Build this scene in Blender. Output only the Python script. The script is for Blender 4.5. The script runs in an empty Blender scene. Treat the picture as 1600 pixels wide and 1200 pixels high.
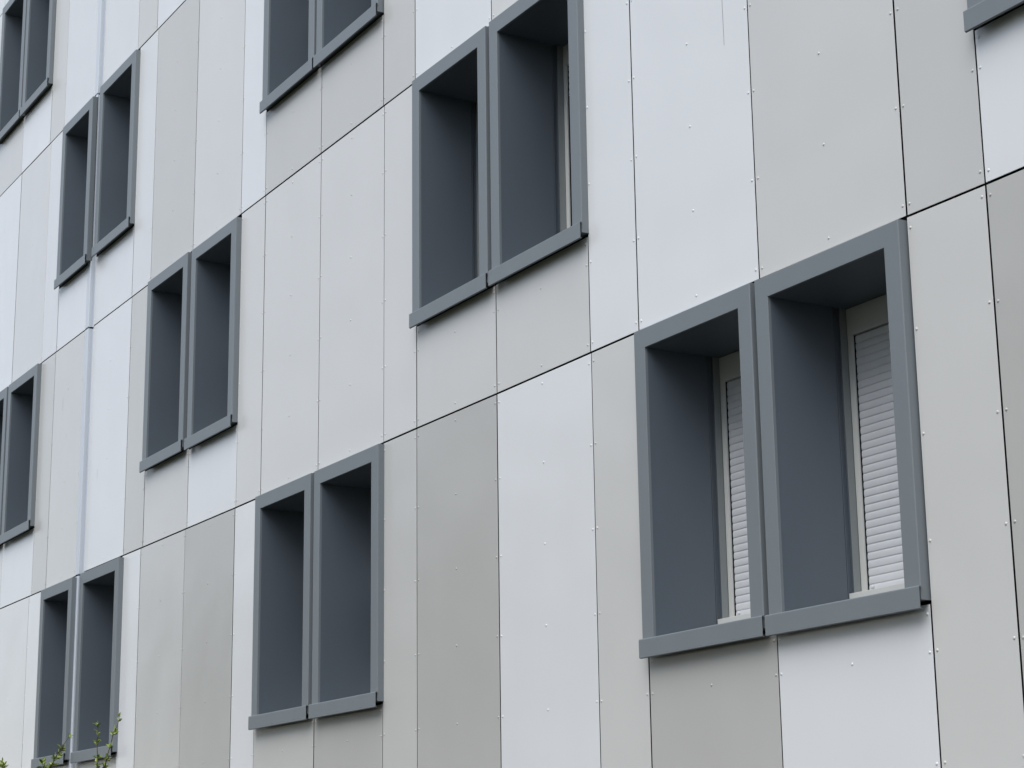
import bpy, bmesh, math, random
from mathutils import Matrix, Vector
random.seed(7)
S = bpy.context.scene
COL = S.collection

# ---------------------------------------------------------------- camera
ZC = 1.6                      # eye height; facade heights below are given above the eye
YAW, PITCH, ROLL, F = 0.52242798, 0.24368015, -0.01330201, 3112.65577
DIST = 6.7
d = Vector((-math.cos(YAW)*math.cos(PITCH), math.sin(YAW)*math.cos(PITCH), math.sin(PITCH)))
r = d.cross(Vector((0, 0, 1))).normalized(); u = r.cross(d)
c_, s_ = math.cos(ROLL), math.sin(ROLL)
X = c_*r + s_*u; Y = -s_*r + c_*u; Zc = -d
cam_d = bpy.data.cameras.new('camera'); cam = bpy.data.objects.new('camera', cam_d); COL.objects.link(cam)
cam.matrix_world = Matrix(((X.x, Y.x, Zc.x, 0), (X.y, Y.y, Zc.y, -DIST), (X.z, Y.z, Zc.z, ZC), (0, 0, 0, 1)))
cam_d.sensor_width = 36; cam_d.lens = F/1600*36; cam_d.clip_end = 1000; cam_d.clip_start = 0.1
S.camera = cam

# ---------------------------------------------------------------- sky, sun, exposure
SUN_DIR = Vector((0.28, -0.48, 0.83)).normalized()      # towards the sun, behind thick cloud
w = bpy.data.worlds.new('World'); S.world = w; w.use_nodes = True
nt = w.node_tree; bg = nt.nodes['Background']
sky = nt.nodes.new('ShaderNodeTexSky'); sky.sky_type = 'NISHITA'; sky.sun_disc = False
sky.sun_elevation = math.asin(SUN_DIR.z); sky.sun_rotation = math.atan2(SUN_DIR.x, SUN_DIR.y)
sky.air_density = 1.0; sky.dust_density = 1.0; sky.ozone_density = 1.0
hs = nt.nodes.new('ShaderNodeHueSaturation'); hs.inputs['Saturation'].default_value = 0.5
nt.links.new(sky.outputs[0], hs.inputs['Color']); nt.links.new(hs.outputs[0], bg.inputs[0])
bg.inputs[1].default_value = 0.10
sd = bpy.data.lights.new('sun', 'SUN'); sd.energy = 1.5; sd.angle = math.radians(50); sd.color = (1.0, 1.0, 1.0)
so = bpy.data.objects.new('sun', sd); COL.objects.link(so); so.rotation_euler = SUN_DIR.to_track_quat('Z', 'Y').to_euler()
so.location = (-10, -20, 30)
S.view_settings.view_transform = 'Standard'; S.view_settings.look = 'None'
S.view_settings.exposure = 0.98; S.view_settings.gamma = 1.0

# ---------------------------------------------------------------- helpers
def new_mat(name, col, rough=0.5, spec=0.5, metal=0.0, bump=0.0, bscale=1.0, mottle=0.0, mscale=2.0, wav=0.0, rvar=0.0):
    m = bpy.data.materials.new(name); m.use_nodes = True
    n = m.node_tree.nodes; l = m.node_tree.links; p = n['Principled BSDF']
    p.inputs['Base Color'].default_value = (*col, 1); p.inputs['Roughness'].default_value = rough
    p.inputs['Specular IOR Level'].default_value = spec; p.inputs['Metallic'].default_value = metal
    tc = n.new('ShaderNodeTexCoord')
    if 'panel' in name:      # every panel is its own sheet: shift the pattern from one to the next
        oi = n.new('ShaderNodeObjectInfo'); ad = n.new('ShaderNodeVectorMath'); ad.operation = 'MULTIPLY_ADD'
        cx = n.new('ShaderNodeCombineXYZ')
        for i in range(3): l.new(oi.outputs['Random'], cx.inputs[i])
        l.new(cx.outputs[0], ad.inputs[0]); ad.inputs[1].default_value = (37, 19, 53); l.new(tc.outputs['Object'], ad.inputs[2])
        vec = ad.outputs[0]
    else: vec = tc.outputs['Object']
    if mottle:
        no = n.new('ShaderNodeTexNoise'); no.inputs['Scale'].default_value = mscale; no.inputs['Detail'].default_value = 3
        mp = n.new('ShaderNodeMapping'); mp.inputs['Scale'].default_value = (1.6, 1.6, 0.35)
        l.new(vec, mp.inputs[0]); l.new(mp.outputs[0], no.inputs['Vector'])
        mr = n.new('ShaderNodeMapRange'); mr.inputs[1].default_value = 0.1; mr.inputs[2].default_value = 0.9
        mr.inputs[3].default_value = 1-mottle; mr.inputs[4].default_value = 1+mottle
        l.new(no.outputs['Fac'], mr.inputs[0])
        mx = n.new('ShaderNodeVectorMath'); mx.operation = 'SCALE'; mx.inputs[0].default_value = col
        l.new(mr.outputs[0], mx.inputs['Scale']); l.new(mx.outputs[0], p.inputs['Base Color'])
        if rvar:
            m2 = n.new('ShaderNodeMapRange'); m2.inputs[1].default_value = 0.1; m2.inputs[2].default_value = 0.9
            m2.inputs[3].default_value = rough-rvar; m2.inputs[4].default_value = rough+rvar
            l.new(no.outputs['Fac'], m2.inputs[0]); l.new(m2.outputs[0], p.inputs['Roughness'])
    last = None
    if bump:
        nb = n.new('ShaderNodeTexNoise'); nb.inputs['Scale'].default_value = bscale; nb.inputs['Detail'].default_value = 3
        l.new(vec, nb.inputs['Vector'])
        b = n.new('ShaderNodeBump'); b.inputs['Strength'].default_value = 1; b.inputs['Distance'].default_value = bump
        l.new(nb.outputs['Fac'], b.inputs['Height']); last = b
    if wav:
        nb = n.new('ShaderNodeTexNoise'); nb.inputs['Scale'].default_value = 1.3; nb.inputs['Detail'].default_value = 1
        l.new(vec, nb.inputs['Vector'])
        b = n.new('ShaderNodeBump'); b.inputs['Strength'].default_value = 1; b.inputs['Distance'].default_value = wav
        l.new(nb.outputs['Fac'], b.inputs['Height'])
        if last: l.new(last.outputs[0], b.inputs['Normal'])
        last = b
    if last: l.new(last.outputs[0], p.inputs['Normal'])
    return m

def box(bm, x0, x1, y0, y1, z0, z1, mat=0):
    vs = [bm.verts.new((x, y, z)) for z in (z0, z1) for y in (y0, y1) for x in (x0, x1)]
    for f in ((0, 2, 3, 1), (4, 5, 7, 6), (0, 1, 5, 4), (2, 6, 7, 3), (0, 4, 6, 2), (1, 3, 7, 5)):
        fc = bm.faces.new([vs[i] for i in f]); fc.material_index = mat
    return vs

def dome(bm, x, y, z, rad=0.0088, h=0.0042, seg=10):
    """small pop-rivet head standing proud of a plane at y, facing -y"""
    rings = []
    for k in range(3):
        a = k/3*math.pi/2
        rings.append([bm.verts.new((x+rad*math.cos(a)*math.cos(t), y-h*math.sin(a), z+rad*math.cos(a)*math.sin(t)))
                      for t in [2*math.pi*i/seg for i in range(seg)]])
    top = bm.verts.new((x, y-h, z))
    for k in range(2):
        for i in range(seg):
            f = bm.faces.new((rings[k][i], rings[k][(i+1) % seg], rings[k+1][(i+1) % seg], rings[k+1][i])); f.smooth = True
    for i in range(seg):
        f = bm.faces.new((rings[2][i], rings[2][(i+1) % seg], top)); f.smooth = True

def obj(name, bm, mats, parent=None, label=None, loc=None, normals=True, bevel=0):
    if bevel:
        bmesh.ops.bevel(bm, geom=[e for e in bm.edges], offset=bevel, segments=2, profile=0.5, affect='EDGES', clamp_overlap=True)
    if normals: bmesh.ops.recalc_face_normals(bm, faces=bm.faces)
    me = bpy.data.meshes.new(name); 
    if loc is not None:
        bmesh.ops.translate(bm, verts=bm.verts, vec=-Vector(loc))
    bm.to_mesh(me); bm.free()
    for m in (mats if isinstance(mats, (list, tuple)) else [mats]): me.materials.append(m)
    o = bpy.data.objects.new(name, me); COL.objects.link(o)
    if loc is not None: o.location = loc
    if parent:
        o.parent = parent
        if loc is not None:
            o.location = Vector(loc) - world_loc(parent)
    if label: o['label'] = label
    return o

def world_loc(o):
    v = Vector(o.location)
    while o.parent: o = o.parent; v += Vector(o.location)
    return v

def thing(name, label, cat, loc, group=None):
    o = bpy.data.objects.new(name, None); COL.objects.link(o); o.location = loc
    o['label'] = label; o['category'] = cat; o.empty_display_size = 0.3
    if group: o['group'] = group
    return o

# ---------------------------------------------------------------- materials
TONE = {'W': (0.700, 0.708, 0.712), 'V': (0.672, 0.676, 0.676), 'L': (0.620, 0.616, 0.602), 'K': (0.580, 0.576, 0.556),
        'N': (0.532, 0.527, 0.506), 'M': (0.458, 0.452, 0.430)}
NAME = {'W': 'white', 'V': 'off_white', 'L': 'pale_grey', 'K': 'light_grey', 'N': 'mid_grey', 'M': 'stone_grey'}
PM = {k: new_mat(NAME[k]+'_panel', v, rough=0.24, spec=0.5, mottle=0.02, mscale=1.1, bump=0.00012, bscale=140, wav=0.012, rvar=0.03) for k, v in TONE.items()}
m_joint = new_mat('joint_black', (0.012, 0.012, 0.013), 0.8, 0.2)
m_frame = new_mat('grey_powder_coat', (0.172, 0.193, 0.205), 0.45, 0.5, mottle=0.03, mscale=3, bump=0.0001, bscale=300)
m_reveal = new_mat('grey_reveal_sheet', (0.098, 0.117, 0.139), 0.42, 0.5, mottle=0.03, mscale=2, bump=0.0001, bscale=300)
m_strip = new_mat('grey_jamb_profile', (0.24, 0.26, 0.26), 0.5, 0.4)
m_pvc = new_mat('white_pvc', (0.57, 0.575, 0.55), 0.4, 0.5, mottle=0.03, mscale=5)
m_slat = new_mat('white_slats', (0.62, 0.63, 0.65), 0.4, 0.5, mottle=0.03, mscale=9)
m_glass = new_mat('dark_glass', (0.01, 0.012, 0.014), 0.05, 0.6)
m_trim = new_mat('corner_trim', (0.56, 0.60, 0.65), 0.4, 0.5)
m_wall = new_mat('rendered_wall', (0.5, 0.5, 0.48), 0.8, 0.2, mottle=0.05)
m_mark = new_mat('scuff', (0.30, 0.31, 0.33), 0.6, 0.3)

# ---------------------------------------------------------------- ground (never in frame; it bounces the light)
bm = bmesh.new()
g = 70; 
vs = [bm.verts.new((x, y, 0)) for x, y in ((-400, -400), (400, -400), (400, 400), (-400, 400))]; bm.faces.new(vs)
m_grass = new_mat('lawn', (0.028, 0.036, 0.017), 0.9, 0.2, mottle=0.25, mscale=0.8, bump=0.02, bscale=30)
o = obj('ground', bm, m_grass, normals=False); o['kind'] = 'structure'
bm = bmesh.new(); box(bm, -40, 20, -5.2, -0.1, 0.004, 0.06)
o = obj('planting_bed', bm, new_mat('bark_mulch', (0.022, 0.017, 0.013), 0.9, 0.2, mottle=0.15, mscale=2, bump=0.003, bscale=60)); o['kind'] = 'structure'

# ---------------------------------------------------------------- the building
B = thing('apartment_building', 'long apartment block clad in white and grey riveted panels with projecting dark grey window frames', 'building', (-14, 0, 0))
YL = -0.05            # the far part of the front stands 5 cm proud
XS = -21.09           # where it steps back
def interp(tab, x):
    if x <= tab[0][0]: return tab[0][1]
    for (a, za), (b, zb) in zip(tab, tab[1:]):
        if x <= b: return za + (zb-za)*(x-a)/(b-a)
    return tab[-1][1]
JZ = {0: [(-30, 0.46), (0, 0.46)],
      1: [(-21.0, 3.318), (-16.7, 3.309), (-13.0, 3.320), (-11.8, 3.319), (-10.0, 3.325), (-7.5, 3.319), (-6.6, 3.308), (0, 3.30)],
      2: [(-21.0, 6.108), (-17, 6.118), (-13.6, 6.126), (0, 6.126)],
      3: [(-21.0, 8.985), (0, 8.985)], 4: [(-21, 11.75), (0, 11.75)], 5: [(-21, 13.2), (0, 13.2)]}
JL = {0: 0.44, 1: 3.288, 2: 6.091, 3: 8.907, 4: 11.69, 5: 13.14}
def jz(k, x): return JL[k] if x < XS else interp(JZ[k], x)

# windows: (row band whose top joint they hang from, left, right, top, sill top, shutter share closed)
WIN = [
 (0, -8.757, -7.512, 3.294, 1.385, 1.0), (0, -10.013, -8.802, 3.298, 1.388, 1.0),
 (0, -14.845, -13.640, 3.296, 1.385, .5), (0, -16.105, -14.918, 3.296, 1.385, .3),
 (0, -21.025, -19.735, 3.284, 1.372, .4), (0, -22.290, -21.138, 3.262, 1.372, .6),
 (1, -6.897, -5.690, 6.115, 4.212, 1.0), (1, -5.640, -4.430, 6.115, 4.212, .4),
 (1, -11.815, -10.592, 6.106, 4.200, .16), (1, -13.058, -11.873, 6.100, 4.198, .2),
 (1, -17.852, -16.690, 6.072, 4.168, .5), (1, -19.125, -17.965, 6.088, 4.180, .4),
 (1, -24.060, -22.842, 6.068, 4.172, .3), (1, -25.300, -24.130, 6.068, 4.172, .5),
 (2, -10.010, -8.800, 8.950, 7.040, .5), (2, -8.755, -7.510, 8.950, 7.040, .5),
 (2, -14.905, -13.680, 8.950, 7.018, .3), (2, -16.112, -14.955, 8.950, 7.018, .5),
 (2, -20.990, -19.765, 8.945, 7.000, .4), (2, -22.225, -21.090, 8.860, 6.945, .7),
 (3, -11.815, -10.592, 11.72, 9.81, .5), (3, -13.058, -11.873, 11.72, 9.81, .2),
 (3, -17.852, -16.690, 11.72, 9.81, .5), (3, -19.125, -17.965, 11.72, 9.81, .4),
 (3, -24.080, -22.925, 11.655, 9.768, .3), (3, -25.290, -24.140, 11.655, 9.768, .5),
]
PF = 0.055            # frame projection
SB = 0.12             # surround width
OPEN = 0.42           # depth of the sheet-metal reveal
CAS = 0.505           # depth of the shutter casing face

def make_window(k, x0, x1, zt, zs, closed):
    y0 = YL if x1 < XS+0.02 else 0.0
    x0o, x1o, zto = x0+SB, x1-SB, zt-0.12; zt += 0.004
    zb = zs-0.068
    Z = ZC
    base = (x0, y0, zb+Z)
    # surround: four boards mitred into one ring, plus a return back to the wall
    bm = bmesh.new()
    yf = y0-PF; yb = y0+0.012; bv = 0.005
    outer = [(x0, zb), (x1, zb), (x1, zt), (x0, zt)]
    inner = [(x0o, zs-0.004), (x1o, zs-0.004), (x1o, zto), (x0o, zto)]
    def ring(pts, y): return [bm.verts.new((p[0], y, p[1]+Z)) for p in pts]
    def inset(pts, q, sgn):
        cx = (x0+x1)/2; cz = (zb+zt)/2
        return [(p[0]+math.copysign(q, cx-p[0])*sgn, p[1]+math.copysign(q, cz-p[1])*sgn) for p in pts]
    rb = ring(outer, yb); r0 = ring(outer, yf+bv); r1 = ring(inset(outer, bv*0.35, 1), yf+bv*0.35); r2 = ring(inset(outer, bv, 1), yf)
    i2 = ring(inset(inner, 0.002, -1), yf); i1 = ring(inner, yf+0.002); i0 = ring(inner, yf+0.02)
    for a, b in ((rb, r0), (r0, r1), (r1, r2), (r2, i2), (i2, i1), (i1, i0)):
        for i in range(4): bm.faces.new((a[i], a[(i+1) % 4], b[(i+1) % 4], b[i]))
    W = obj('window', bm, m_frame, B, loc=base, normals=False)
    for p in W.data.polygons: pass
    # sheet-metal lining of the deep recess, with the little groove near its far end
    bm = bmesh.new(); t = 0.002
    ya = yf+0.02; ye = y0+OPEN; yc = y0+CAS
    prof = [(ya, 0.0), (ye-0.012, 0.0), (ye-0.012, 0.004), (ye-0.006, 0.004), (ye-0.006, 0.0), (ye, 0.0), (ye, 0.014), (ye+0.035, 0.014), (ye+0.035, 0.0)]
    for sgn, xo in ((-1, x0o), (1, x1o)):
        lo = [bm.verts.new((xo+sgn*q, y, zs-0.03+Z)) for y, q in prof]; hi = [bm.verts.new((xo+sgn*q, y, zto+Z)) for y, q in prof]
        for i in range(len(prof)-1): bm.faces.new((lo[i], lo[i+1], hi[i+1], hi[i]))
    bm.faces.new([bm.verts.new(v) for v in ((x0o-.014, ya, zto+Z), (x1o+.014, ya, zto+Z), (x1o+.014, yc+.02, zto+Z), (x0o-.014, yc+.02, zto+Z))])
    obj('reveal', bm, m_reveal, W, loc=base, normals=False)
    for xo, s in ((x0o, 1), (x1o, -1)):
        bm = bmesh.new(); a, b = sorted((xo-0.012*s, xo+0.0015*s)); box(bm, a, b, ye+0.036, yc-0.001, zs+0.0+Z, zto-0.001+Z)
        obj('jamb_profile', bm, m_strip, W, loc=base)
    # folded sill: sloped top, hanging front lip with a small return
    bm = bmesh.new(); ys = yf-0.022; t = 0.003; xa, xb = x0-0.006, x1+0.012
    pr = [(ye+0.03, zs+0.035), (ys, zs), (ys, zs-0.112), (ys+0.012, zs-0.116), (ys+0.012, zs-0.113), (ys+t, zs-0.109), (ys+t, zs-t), (ye+0.03, zs+0.035-t)]
    # part between the jambs reaches deep; the lip is full width
    def ext(pts, a, b):
        A = [bm.verts.new((a, y, z+Z)) for y, z in pts]; Bv = [bm.verts.new((b, y, z+Z)) for y, z in pts]
        n = len(pts)
        for i in range(n): bm.faces.new((A[i], A[(i+1) % n], Bv[(i+1) % n], Bv[i]))
        bm.faces.new(A[::-1]); bm.faces.new(Bv)
    lip = [(yf-0.0015, zs+0.0012), (ys+0.007, zs+0.0005), (ys+0.003, zs-0.001), (ys+0.0008, zs-0.0035), (ys, zs-0.007), (ys, zs-0.112), (ys+0.012, zs-0.116), (ys+0.012, zs-0.113), (ys+t, zs-0.109), (ys+t, zs-0.004), (yf-0.0015, zs-0.002)]
    ext(lip, xa, xb)
    ext([(ye+0.03, zs+0.030), (yf-0.0014, zs+0.0012), (yf-0.0014, zs-0.002), (ye+0.03, zs+0.027)], x0o+0.001, x1o-0.001)
    obj('sill', bm, m_frame, W, loc=base)
    # pale ledge under the shutter
    bm = bmesh.new(); box(bm, x0o+0.0005, x1o-0.0005, y0+OPEN-0.002, yc+0.06, zs+0.032+Z, zs+0.132+Z)
    obj('ledge', bm, m_pvc, W, loc=base, bevel=0.002)
    # shutter box and guide rails
    zbx = zto-0.165
    bm = bmesh.new(); box(bm, x0o+0.002, x1o-0.002, yc, yc+0.16, zbx+Z, zto-0.003+Z)
    obj('shutter_box', bm, m_pvc, W, loc=base, bevel=0.002)
    for xo, s in ((x0o, 1), (x1o, -1)):
        bm = bmesh.new(); a, b = sorted((xo+0.002*s, xo+0.046*s)); zz0, zz1 = zs+0.133+Z, zbx-0.0005+Z
        box(bm, a, b, yc+0.001, yc+0.05, zz0, zz1)
        bmesh.ops.bevel(bm, geom=bm.edges[:], offset=0.0015, segments=2, profile=0.5, affect='EDGES')
        xi = xo+0.046*s; a, b = sorted((xi-0.002*s, xi+0.0006*s)); box(bm, a, b, yc+0.011, yc+0.036, zz0, zz1, 1)   # slot the slats run in
        obj('guide_rail', bm, [m_pvc, m_joint], W, loc=base)
    # roller shutter slats, bulging outwards
    zlo = zs+0.133; full = zbx-zlo; hgt = full*closed; z1 = zbx-0.006; z0 = z1-hgt+0.008
    n = max(2, round((z1-z0)/0.045)); pitch = (z1-z0)/n
    bm = bmesh.new(); xa, xb = x0o+0.050, x1o-0.050; yS = yc+0.018
    prof = []
    for i in range(n):
        zt_ = z1-i*pitch
        for j, (f, dy) in enumerate(((0.0, 0.004), (0.06, 0.0022), (0.25, 0.0005), (0.5, 0.0), (0.78, 0.0009), (0.93, 0.0022), (0.975, 0.0050))):
            prof.append((zt_-f*pitch, yS+dy))
    prof.append((z0, yS+0.004))
    A = [bm.verts.new((xa, y, z+Z)) for z, y in prof]; Bb = [bm.verts.new((xb, y, z+Z)) for z, y in prof]
    for i in range(len(prof)-1):
        f = bm.faces.new((A[i], Bb[i], Bb[i+1], A[i+1])); f.smooth = (i % 7) not in (5, 6)
    for q in (xa, xb):
        box(bm, q-0.001, q+0.001, yS+0.006, yS+0.012, z0+Z, z1+Z)
    box(bm, xa, xb, yS-0.001, yS+0.012, z0-0.004+Z, z0+0.002+Z)
    for q in (xa+0.035, xb-0.035):      # end stops near the bottom bar
        ringv = []
        for kk, (rr, yy) in enumerate(((0.011, yS+0.001), (0.011, yS-0.010), (0.007, yS-0.014))):
            ringv.append([bm.verts.new((q+rr*math.cos(t2), yy, z0+0.03+Z+rr*math.sin(t2))) for t2 in [2*math.pi*i/12 for i in range(12)]])
        for kk in range(2):
            for i in range(12): bm.faces.new((ringv[kk][i], ringv[kk][(i+1) % 12], ringv[kk+1][(i+1) % 12], ringv[kk+1][i]))
        bm.faces.new(ringv[2])
    obj('shutter', bm, m_slat, W, loc=base)
    # sash and glass behind
    bm = bmesh.new(); yp = yc+0.075; a, b, c, e = x0o+0.002, x1o-0.002, zs+0.133, zbx
    fw = 0.065
    box(bm, a, a+fw, yp, yp+0.06, c+Z, e+Z); box(bm, b-fw, b, yp, yp+0.06, c+Z, e+Z)
    box(bm, a+fw, b-fw, yp, yp+0.06, c+Z, c+fw+Z); box(bm, a+fw, b-fw, yp, yp+0.06, e-fw+Z, e+Z)
    obj('sash', bm, m_pvc, W, loc=base)
    bm = bmesh.new(); box(bm, a+fw-0.005, b-fw+0.005, yp+0.02, yp+0.03, c+fw-0.005+Z, e-fw+0.005+Z)
    obj('pane', bm, m_glass, W, loc=base)
    return W
for wdw in WIN: make_window(*wdw)

# dark wall behind the cladding (closed round the window openings) and the body of the block
bm = bmesh.new()
XL, XR = -29.0, -3.2
for k in range(0, 5):
    z0 = (0 if k == 0 else min(jz(k, -22), jz(k, -10)))-0.0; z1 = min(jz(k+1, -22), jz(k+1, -10))
    if k == 0: z0 = JL[0]
    for xa, xb, yy in ((XL, XS-0.01, YL), (XS-0.01, XR, 0.0)):
        ws = sorted([q for q in WIN if q[0] == k and xa-0.05 < (q[1]+q[2])/2 < xb])
        ya, yb = yy+0.030, yy+0.060
        if not ws:
            box(bm, xa, xb, ya, yb, z0+ZC, z1+ZC); continue
        zs = min(q[4] for q in ws)-0.02
        box(bm, xa, xb, ya, yb, z0+ZC, zs+ZC)
        ws = sorted(ws, key=lambda q: q[1]); x = xa
        zt = max(q[3] for q in ws)-0.10
        for q in ws:
            box(bm, x, q[1]+SB-0.015, ya, yb, zs+ZC, zt+ZC); x = q[2]-SB+0.015
        box(bm, x, xb, ya, yb, zs+ZC, zt+ZC)
        box(bm, xa, xb, ya, yb, zt+ZC, z1+ZC)
obj('wall_lining', bm, m_joint, B, loc=(-14, 0.03, 0))
bm = bmesh.new()
box(bm, XL, XR, 0.72, 12.0, 0.0, 13.2+ZC)
box(bm, XL-0.3, XL, YL, 12.0, 0.0, 13.2+ZC); box(bm, XR, XR+0.3, YL, 12.0, 0.0, 13.2+ZC)
obj('wall', bm, m_wall, B, loc=(-14, 6, 0))
bm = bmesh.new(); box(bm, XL-0.35, XR+0.35, YL-0.08, 12.1, 13.2+ZC, 13.45+ZC)
obj('roof', bm, m_frame, B, loc=(-14, 6, 13.2+ZC), bevel=0.01)
bm = bmesh.new(); box(bm, XL, XR, -0.02, 0.05, 0.0, 0.42+ZC)
obj('plinth', bm, new_mat('plinth_concrete', (0.3, 0.3, 0.29), 0.85, 0.2, mottle=0.1), B, loc=(-14, 0, 0))

# cladding panels: (band, left, right, tone, stops under a window?)
P = [
 (0, -4.43, -3.25, 'L', 0), (0, -5.66, -4.43, 'W', 0), (0, -6.915, -5.66, 'M', 0), (0, -7.507, -6.915, 'K', 0), (0, -8.762, -7.507, 'W', 1),
 (0, -10.032, -8.762, 'M', 1), (0, -10.600, -10.032, 'K', 0), (0, -11.853, -10.600, 'W', 0), (0, -13.088, -11.853, 'M', 0),
 (0, -13.660, -13.088, 'N', 0), (0, -14.916, -13.660, 'M', 1), (0, -16.177, -14.916, 'N', 1), (0, -16.708, -16.177, 'W', 0),
 (0, -17.970, -16.708, 'M', 0), (0, -19.228, -17.970, 'N', 0), (0, -19.790, -19.228, 'W', 0), (0, -21.060, -19.790, 'L', 1),
 (0, -22.310, -21.200, 'L', 1), (0, -22.930, -22.310, 'W', 0), (0, -24.170, -22.930, 'V', 0), (0, -25.400, -24.170, 'L', 0), (0, -26.650, -25.400, 'W', 0), (0, -28.98, -26.65, 'K', 0),
 (1, -4.43, -3.25, 'K', 0), (1, -5.66, -4.43, 'M', 1), (1, -6.917, -5.66, 'W', 1), (1, -7.502, -6.917, 'N', 0), (1, -8.777, -7.502, 'K', 0),
 (1, -10.035, -8.777, 'W', 0), (1, -10.607, -10.035, 'W', 0), (1, -11.851, -10.607, 'K', 1), (1, -13.088, -11.851, 'K', 1),
 (1, -13.655, -13.088, 'L', 0), (1, -14.893, -13.655, 'L', 0), (1, -16.118, -14.893, 'L', 0), (1, -16.693, -16.118, 'L', 0),
 (1, -17.932, -16.693, 'W', 1), (1, -19.175, -17.932, 'K', 1), (1, -19.767, -19.175, 'N', 0), (1, -21.060, -19.767, 'W', 0),
 (1, -22.292, -21.200, 'K', 0), (1, -22.850, -22.292, 'N', 0), (1, -24.175, -22.850, 'W', 1), (1, -25.400, -24.175, 'V', 1), (1, -26.65, -25.4, 'L', 0), (1, -28.98, -26.65, 'W', 0),
 (2, -5.66, -3.25, 'V', 0), (2, -6.91, -5.66, 'K', 0), (2, -7.50, -6.91, 'W', 0), (2, -8.77, -7.5, 'K', 1), (2, -10.035, -8.77, 'L', 1), (2, -10.607, -10.035, 'V', 0),
 (2, -11.870, -10.607, 'L', 0), (2, -13.107, -11.870, 'W', 0), (2, -13.672, -13.107, 'N', 0), (2, -14.895, -13.672, 'N', 1),
 (2, -16.130, -14.895, 'N', 1), (2, -16.712, -16.130, 'W', 0), (2, -17.965, -16.712, 'L', 0), (2, -19.195, -17.965, 'N', 0),
 (2, -19.780, -19.195, 'V', 0), (2, -21.060, -19.780, 'W', 1), (2, -22.277, -21.200, 'W', 1), (2, -22.862, -22.277, 'V', 0),
 (2, -24.125, -22.862, 'L', 0), (2, -25.400, -24.125, 'W', 0), (2, -28.98, -25.4, 'K', 0),
 (3, -10.607, -3.25, 'L', 0), (3, -11.87, -10.607, 'K', 1), (3, -13.107, -11.87, 'W', 1), (3, -16.71, -13.107, 'L', 0), (3, -17.97, -16.71, 'V', 1), (3, -19.238, -17.97, 'W', 1),
 (3, -19.856, -19.238, 'K', 0), (3, -21.060, -19.856, 'V', 0), (3, -22.355, -21.200, 'V', 0), (3, -22.925, -22.355, 'K', 0),
 (3, -24.150, -22.925, 'W', 1), (3, -25.400, -24.150, 'K', 1), (3, -28.98, -25.4, 'V', 0),
 (4, -13.1, -3.25, 'K', 0), (4, -16.71, -13.1, 'W', 0), (4, -21.06, -16.71, 'L', 0), (4, -25.4, -21.2, 'W', 0), (4, -28.98, -25.4, 'W', 0),
]
GAPX, GAPZ, GAPU = 0.0062, 0.010, 0.003
scr = {(1, -10.035): [(-9.022, -9.018, 4.86, 5.30)], (1, -22.292): [(-21.93, -21.925, 5.30, 5.46)], (1, -21.060): [(-20.72, -20.715, 4.30, 4.40)]}
for (k, xa, xb, tone, short) in P:
    left = xb < XS+0.001 or (xa+xb)/2 < XS
    y = YL if left else 0.0
    a, b = xa+GAPX, xb-GAPX
    if left and abs(xb+21.2) < 1e-6: b = xb-0.0005
    jx = random.uniform(-0.0015, 0.0015); dy = random.uniform(-0.0012, 0.0012)
    zb0, zb1 = jz(k, a)+GAPU, jz(k, b)+GAPU
    if short:
        q = min((q for q in WIN if q[0] == k), key=lambda q: abs((q[1]+q[2])/2-(xa+xb)/2)); zt0 = zt1 = q[4]-0.088
    else:
        zt0, zt1 = jz(k+1, a)-GAPZ, jz(k+1, b)-GAPZ
    bm = bmesh.new()
    pts = [(a, zb0), (b, zb1), (b+jx, zt1), (a+jx, zt0)]
    e = 0.0012
    fr = [bm.verts.new((p[0], y+dy+e, p[1]+ZC)) for p in pts]
    ins = [(a+e, zb0+e), (b-e, zb1+e), (b+jx-e, zt1-e), (a+jx+e, zt0-e)]
    f2 = [bm.verts.new((p[0], y+dy, p[1]+ZC)) for p in ins]
    bk = [bm.verts.new((p[0], y+dy+0.0022, p[1]+ZC)) for p in pts]
    bm.faces.new(f2)
    for i in range(4):
        bm.faces.new((fr[i], fr[(i+1) % 4], f2[(i+1) % 4], f2[i])); bm.faces.new((bk[i], bk[(i+1) % 4], fr[(i+1) % 4], fr[i]))
    # rivet rows
    if xb-xa < 2.0 and k < 4:
        if short: rows = [zt0-0.047, zb0+0.058]+[zb0+0.058+0.542]
        else:
            zlo, zhi = zb0+0.058, zt0-0.058
            rows = [zlo+i*(zhi-zlo)/5 for i in range(6)] if k != 1 else [zlo+i*0.5435 for i in range(5)]+[zhi]
        for i, zr in enumerate(rows):
            jr = lambda: random.uniform(-0.003, 0.003)
            dome(bm, a+0.022+jr(), y+dy, zr+ZC+jr()); dome(bm, b-0.022+jr(), y+dy, zr+ZC+jr())
            if xb-xa > 0.9 and not (short and i == 0): dome(bm, (a+b)/2+jr(), y+dy, zr+ZC+jr())
    po = obj('cladding_panel', bm, PM[tone], B, loc=(a, y, zb0+ZC), normals=False)
    for (sa, sb, s0, s1) in scr.get((k, xa), []):
        bm = bmesh.new()
        v = [(sa, s1), (sa-0.004, s0+(s1-s0)*.6), (sa+0.0, s0), (sb+0.0, s0), (sb-0.003, s0+(s1-s0)*.6), (sb, s1)]
        bm.faces.new([bm.verts.new((p[0], y+dy-0.0008, p[1]+ZC)) for p in v])
        obj('scratch', bm, m_mark, po, loc=(sa, y, s0+ZC), normals=False)
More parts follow.
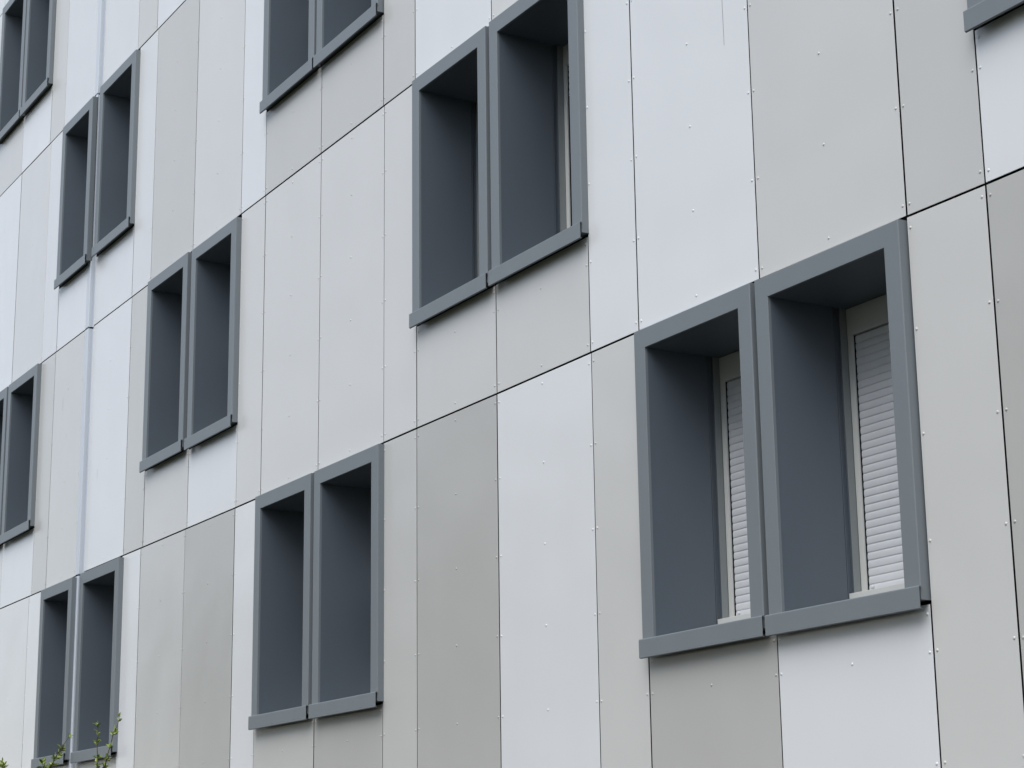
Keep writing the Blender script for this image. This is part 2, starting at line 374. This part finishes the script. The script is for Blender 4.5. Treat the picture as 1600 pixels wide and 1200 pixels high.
    # make normals consistent: faces towards -y
for o in list(COL.objects):
    if o.name.startswith('cladding_panel'):
        bm = bmesh.new(); bm.from_mesh(o.data); bmesh.ops.recalc_face_normals(bm, faces=bm.faces)
        for f in bm.faces:
            if len(f.verts) == 4 and f.calc_area() > 0.02 and f.normal.y > 0.5: f.normal_flip()
        bm.to_mesh(o.data); bm.free()

# corner trim where the far part steps forward, one length per storey
for k in range(5):
    z0, z1 = JL[k]+GAPZ+ZC, JL[k+1]-GAPZ+ZC
    bm = bmesh.new()
    rr = 0.006; prof = [(-21.2, YL-0.001), (XS-rr, YL-0.001)]
    for i in range(1, 6):
        t = i/5*math.pi/2; prof.append((XS-rr+rr*math.sin(t), YL-0.001+rr-rr*math.cos(t)))
    prof += [(XS, 0.004), (XS+0.02, 0.004), (XS+0.02, 0.006), (XS-0.01, 0.006), (-21.2, YL+0.006)]
    n = len(prof); A = [bm.verts.new((x, y, z0)) for x, y in prof]; Bv = [bm.verts.new((x, y, z1)) for x, y in prof]
    for i in range(n):
        f = bm.faces.new((A[i], A[(i+1) % n], Bv[(i+1) % n], Bv[i])); f.smooth = False
    bm.faces.new(A[::-1]); bm.faces.new(Bv)
    obj('corner_trim', bm, m_trim, B, loc=(XS, YL, z0))

# ---------------------------------------------------------------- shrubs in front
def ray(px, py, dist):
    v = (X*((px-800)/F) + Y*(-(py-600)/F) - Zc).normalized()
    v = v/ math.hypot(v.x, v.y)*dist
    return Vector((0, -DIST, ZC))+v
m_leaf = [new_mat('shrub_leaf_fresh', (0.30, 0.38, 0.09), 0.4, 0.5, mottle=0.3, mscale=20), new_mat('shrub_leaf_mature', (0.085, 0.14, 0.035), 0.4, 0.5, mottle=0.3, mscale=20)]
m_stem = new_mat('shrub_stem', (0.09, 0.06, 0.045), 0.7, 0.3, mottle=0.2, mscale=20)
def tube(bm, pts, r0, r1, seg=6):
    prev = None; n = len(pts)
    for i, p in enumerate(pts):
        t = (pts[min(i+1, n-1)]-pts[max(i-1, 0)]).normalized(); a = t.orthogonal().normalized(); b = t.cross(a)
        rr = r0+(r1-r0)*i/(n-1)
        if prev:  # keep rings aligned
            a = (prev[1]-t*prev[1].dot(t)).normalized(); b = t.cross(a)
        ringv = [bm.verts.new(p+rr*(a*math.cos(q)+b*math.sin(q))) for q in [2*math.pi*k/seg for k in range(seg)]]
        if prev:
            for k in range(seg):
                f = bm.faces.new((prev[0][k], prev[0][(k+1) % seg], ringv[(k+1) % seg], ringv[k])); f.smooth = True
        prev = (ringv, a)
def leaf(bm, p, dirv, L, W, mat):
    dirv = dirv.normalized(); side = dirv.cross(Vector((random.uniform(-1, 1), random.uniform(-1, 1), random.uniform(0.2, 1)))).normalized(); nrm = side.cross(dirv)
    ts = (0.0, 0.25, 0.5, 0.75, 1.0); ws = (0.12, 0.85, 1.0, 0.72, 0.0)
    mid = [bm.verts.new(p+dirv*L*t - nrm*L*0.18*t*t) for t in ts]
    for sg in (1, -1):
        ed = [bm.verts.new(p+dirv*L*t - nrm*L*0.18*t*t + side*sg*W*0.5*wv + nrm*W*0.18*wv) for t, wv in zip(ts[:-1], ws[:-1])]
        for i in range(3):
            f = bm.faces.new((mid[i], mid[i+1], ed[i+1], ed[i])); f.material_index = mat; f.smooth = True
        f = bm.faces.new((mid[3], mid[4], ed[3])); f.material_index = mat; f.smooth = True
def bez(p, k=6):
    # Catmull-Rom through points
    out = []; q = [p[0]*2-p[1]]+p+[p[-1]*2-p[-2]]
    for i in range(1, len(q)-2):
        for j in range(k):
            t = j/k; out.append(0.5*((2*q[i])+(q[i+1]-q[i-1])*t+(2*q[i-1]-5*q[i]+4*q[i+1]-q[i+2])*t*t+(3*q[i]-q[i-1]-3*q[i+1]+q[i+2])*t**3))
    out.append(q[-2]); return out
def shrub(label, base, tips, dist, seed):
    """tips: each a list of picture-measured way-points at a real distance, joined down to the ground at base"""
    random.seed(seed)
    T = thing('shrub', label, 'shrub', (base.x, base.y, 0), 'shrubs in front of the building')
    bl = bmesh.new()
    for (pts, clusters) in tips:
        P3 = [ray(px, py, dist+dd) for px, py, dd in pts]
        low = P3[-1]
        foot = base+Vector((random.uniform(-.08, .08), random.uniform(-.08, .08), 0))
        below = low+(low-P3[-2])*0.8
        path = [foot, foot.lerp(below, 0.3)+Vector((random.uniform(-.05, .05), random.uniform(-.05, .05), 0)), foot.lerp(below, 0.62), foot.lerp(below, 0.85), below, low]+P3[-2::-1]
        path = bez(path)
        bm = bmesh.new(); tube(bm, path, 0.008, 0.0014)
        obj('stem', bm, m_stem, T, loc=(base.x, base.y, 0))
        top = P3[0]
        for i, p in enumerate(path):
            if p.z < 0.5: continue
            nl = 3 if p.z < low.z else 0
            for _ in range(nl):
                dv = Vector((random.uniform(-1, 1), random.uniform(-1, 1), random.uniform(0.0, 1)))
                leaf(bl, p, dv, random.uniform(0.03, 0.05), random.uniform(0.014, 0.022), random.choice((0, 1)))
        for (px, py, n, sz) in clusters:
            c = ray(px, py, dist)
            j = min(range(1, len(path)-1), key=lambda i: (path[i]-c).length); sp = path[j]; up = (path[j+1]-path[j-1]).normalized()
            for q in range(n):
                a = q*2.4+random.random(); out = (up.orthogonal().normalized()); out = Matrix.Rotation(a, 3, up) @ out
                dv = out*random.uniform(.6, 1)+up*random.uniform(.35, 1.1)
                leaf(bl, sp+up*random.uniform(-0.012, 0.02), dv, sz*random.uniform(0.6, 1.1), sz*random.uniform(.3, .48), 0 if random.random() < .75 else 1)
        leaf(bl, top, (P3[0]-P3[1])+Vector((0, 0, .02)), 0.03, 0.011, 0)
    obj('leaves', bl, m_leaf, T, loc=(base.x, base.y, 0), normals=False)
    return T
D0 = 14.0
b1 = ray(165, 1300, D0); b1.z = 0
shrub('tallest leafy shrub, two thin shoots crossing the lower right window of the far pair', b1, [
  ([(187, 1119, 0), (183, 1135, .0), (178, 1143, 0), (173, 1163, .01), (168, 1180, .0), (163, 1203, .03)], [(186, 1124, 5, .045), (177, 1140, 4, .05), (178, 1149, 3, .045), (165, 1168, 6, .045), (168, 1188, 8, .05), (163, 1200, 6, .05)]),
  ([(153, 1132, .05), (153, 1145, .05), (152, 1158, .05), (152, 1175, .04), (153, 1200, .02)], [(153, 1136, 6, .045), (153, 1146, 5, .04), (151, 1160, 8, .05), (150, 1187, 7, .05), (146, 1198, 5, .045)]),
], D0, 3)
b2 = ray(85, 1300, D0-.4); b2.z = 0
shrub('leafy shrub shoot slanting across the lower left window of the far pair', b2, [
  ([(108, 1152, 0), (103, 1158, 0), (97, 1168, 0), (90, 1178, 0), (83, 1190, 0), (78, 1203, 0)], [(104, 1155, 4, .045), (94, 1170, 9, .045), (90, 1175, 6, .04), (84, 1188, 9, .05), (80, 1197, 8, .05)]),
  ([(66, 1192, 0), (68, 1200, 0), (72, 1210, 0)], [(68, 1194, 6, .05), (70, 1202, 6, .05)]),
], D0-.4, 5)
b3 = ray(4, 1300, D0-.2); b3.z = 0
shrub('shrub showing only one blunt leafy tip, at the far left edge', b3, [
  ([(4, 1190, 0), (4, 1198, 0), (4, 1212, 0)], [(4, 1197, 6, .045), (4, 1203, 6, .045)]),
], D0-.2, 9)

# ---------------------------------------------------------------- unseen row of trees, added behind the camera to block low sky light
m_crown = new_mat('tree_foliage', (0.045, 0.062, 0.026), 0.6, 0.3, mottle=0.4, mscale=3)
m_bark = new_mat('bark', (0.09, 0.075, 0.06), 0.9, 0.2, mottle=0.3, mscale=6)
random.seed(21)
WHERE = ['leftmost']+[q+' from the left' for q in ('second', 'third', 'fourth', 'fifth', 'sixth', 'seventh', 'eighth', 'ninth', 'tenth')]+['rightmost']
for i in range(11):
    x = -59.4+i*6.6+random.uniform(-.8, .8); y = -17.5+random.uniform(-1, 1); h = random.uniform(12.5, 14.5); rw = random.uniform(3.5, 4.3)
    T = thing('added_shade_tree', WHERE[i]+' tree of the unseen row added to shade the building', 'tree', (x, y, 0), 'unseen trees added to block low sky light')
    bm = bmesh.new(); tube(bm, bez([Vector((x, y, -.1)), Vector((x+.1, y, 2.5)), Vector((x-.1, y+.1, 6)), Vector((x, y, h*.85))]), .28, .05, 10)
    for q in range(7):
        a = q*2.4; z = 2.5+q*1.0
        tube(bm, bez([Vector((x, y, z)), Vector((x+1.3*math.cos(a), y+1.3*math.sin(a), z+1.1)), Vector((x+2.6*math.cos(a), y+2.6*math.sin(a), z+2.6))], 4), .09, .02, 6)
    obj('trunk', bm, m_bark, T, loc=(x, y, 0))
    bm = bmesh.new()
    blobs = []
    for q in range(26):
        v = Vector((random.gauss(0, 1), random.gauss(0, 1), random.gauss(0, 1))).normalized()*random.uniform(.3, .85)
        blobs.append((Vector((x+v.x*rw, y+v.y*rw, h*.56+v.z*h*.40)), random.uniform(.9, 1.5)))
    for c, rr in blobs:
        for _ in range(150):
            p = c+Vector((random.gauss(0, 1), random.gauss(0, 1), random.gauss(0, 1))).normalized()*rr*random.uniform(.55, 1)
            a = Vector((random.gauss(0, 1), random.gauss(0, 1), random.gauss(0, .6))).normalized()*.17; b2_ = a.orthogonal().normalized()*.11
            bm.faces.new([bm.verts.new(p+a), bm.verts.new(p+b2_), bm.verts.new(p-a), bm.verts.new(p-b2_)])
    obj('crown', bm, m_crown, T, loc=(x, y, 0), normals=False)
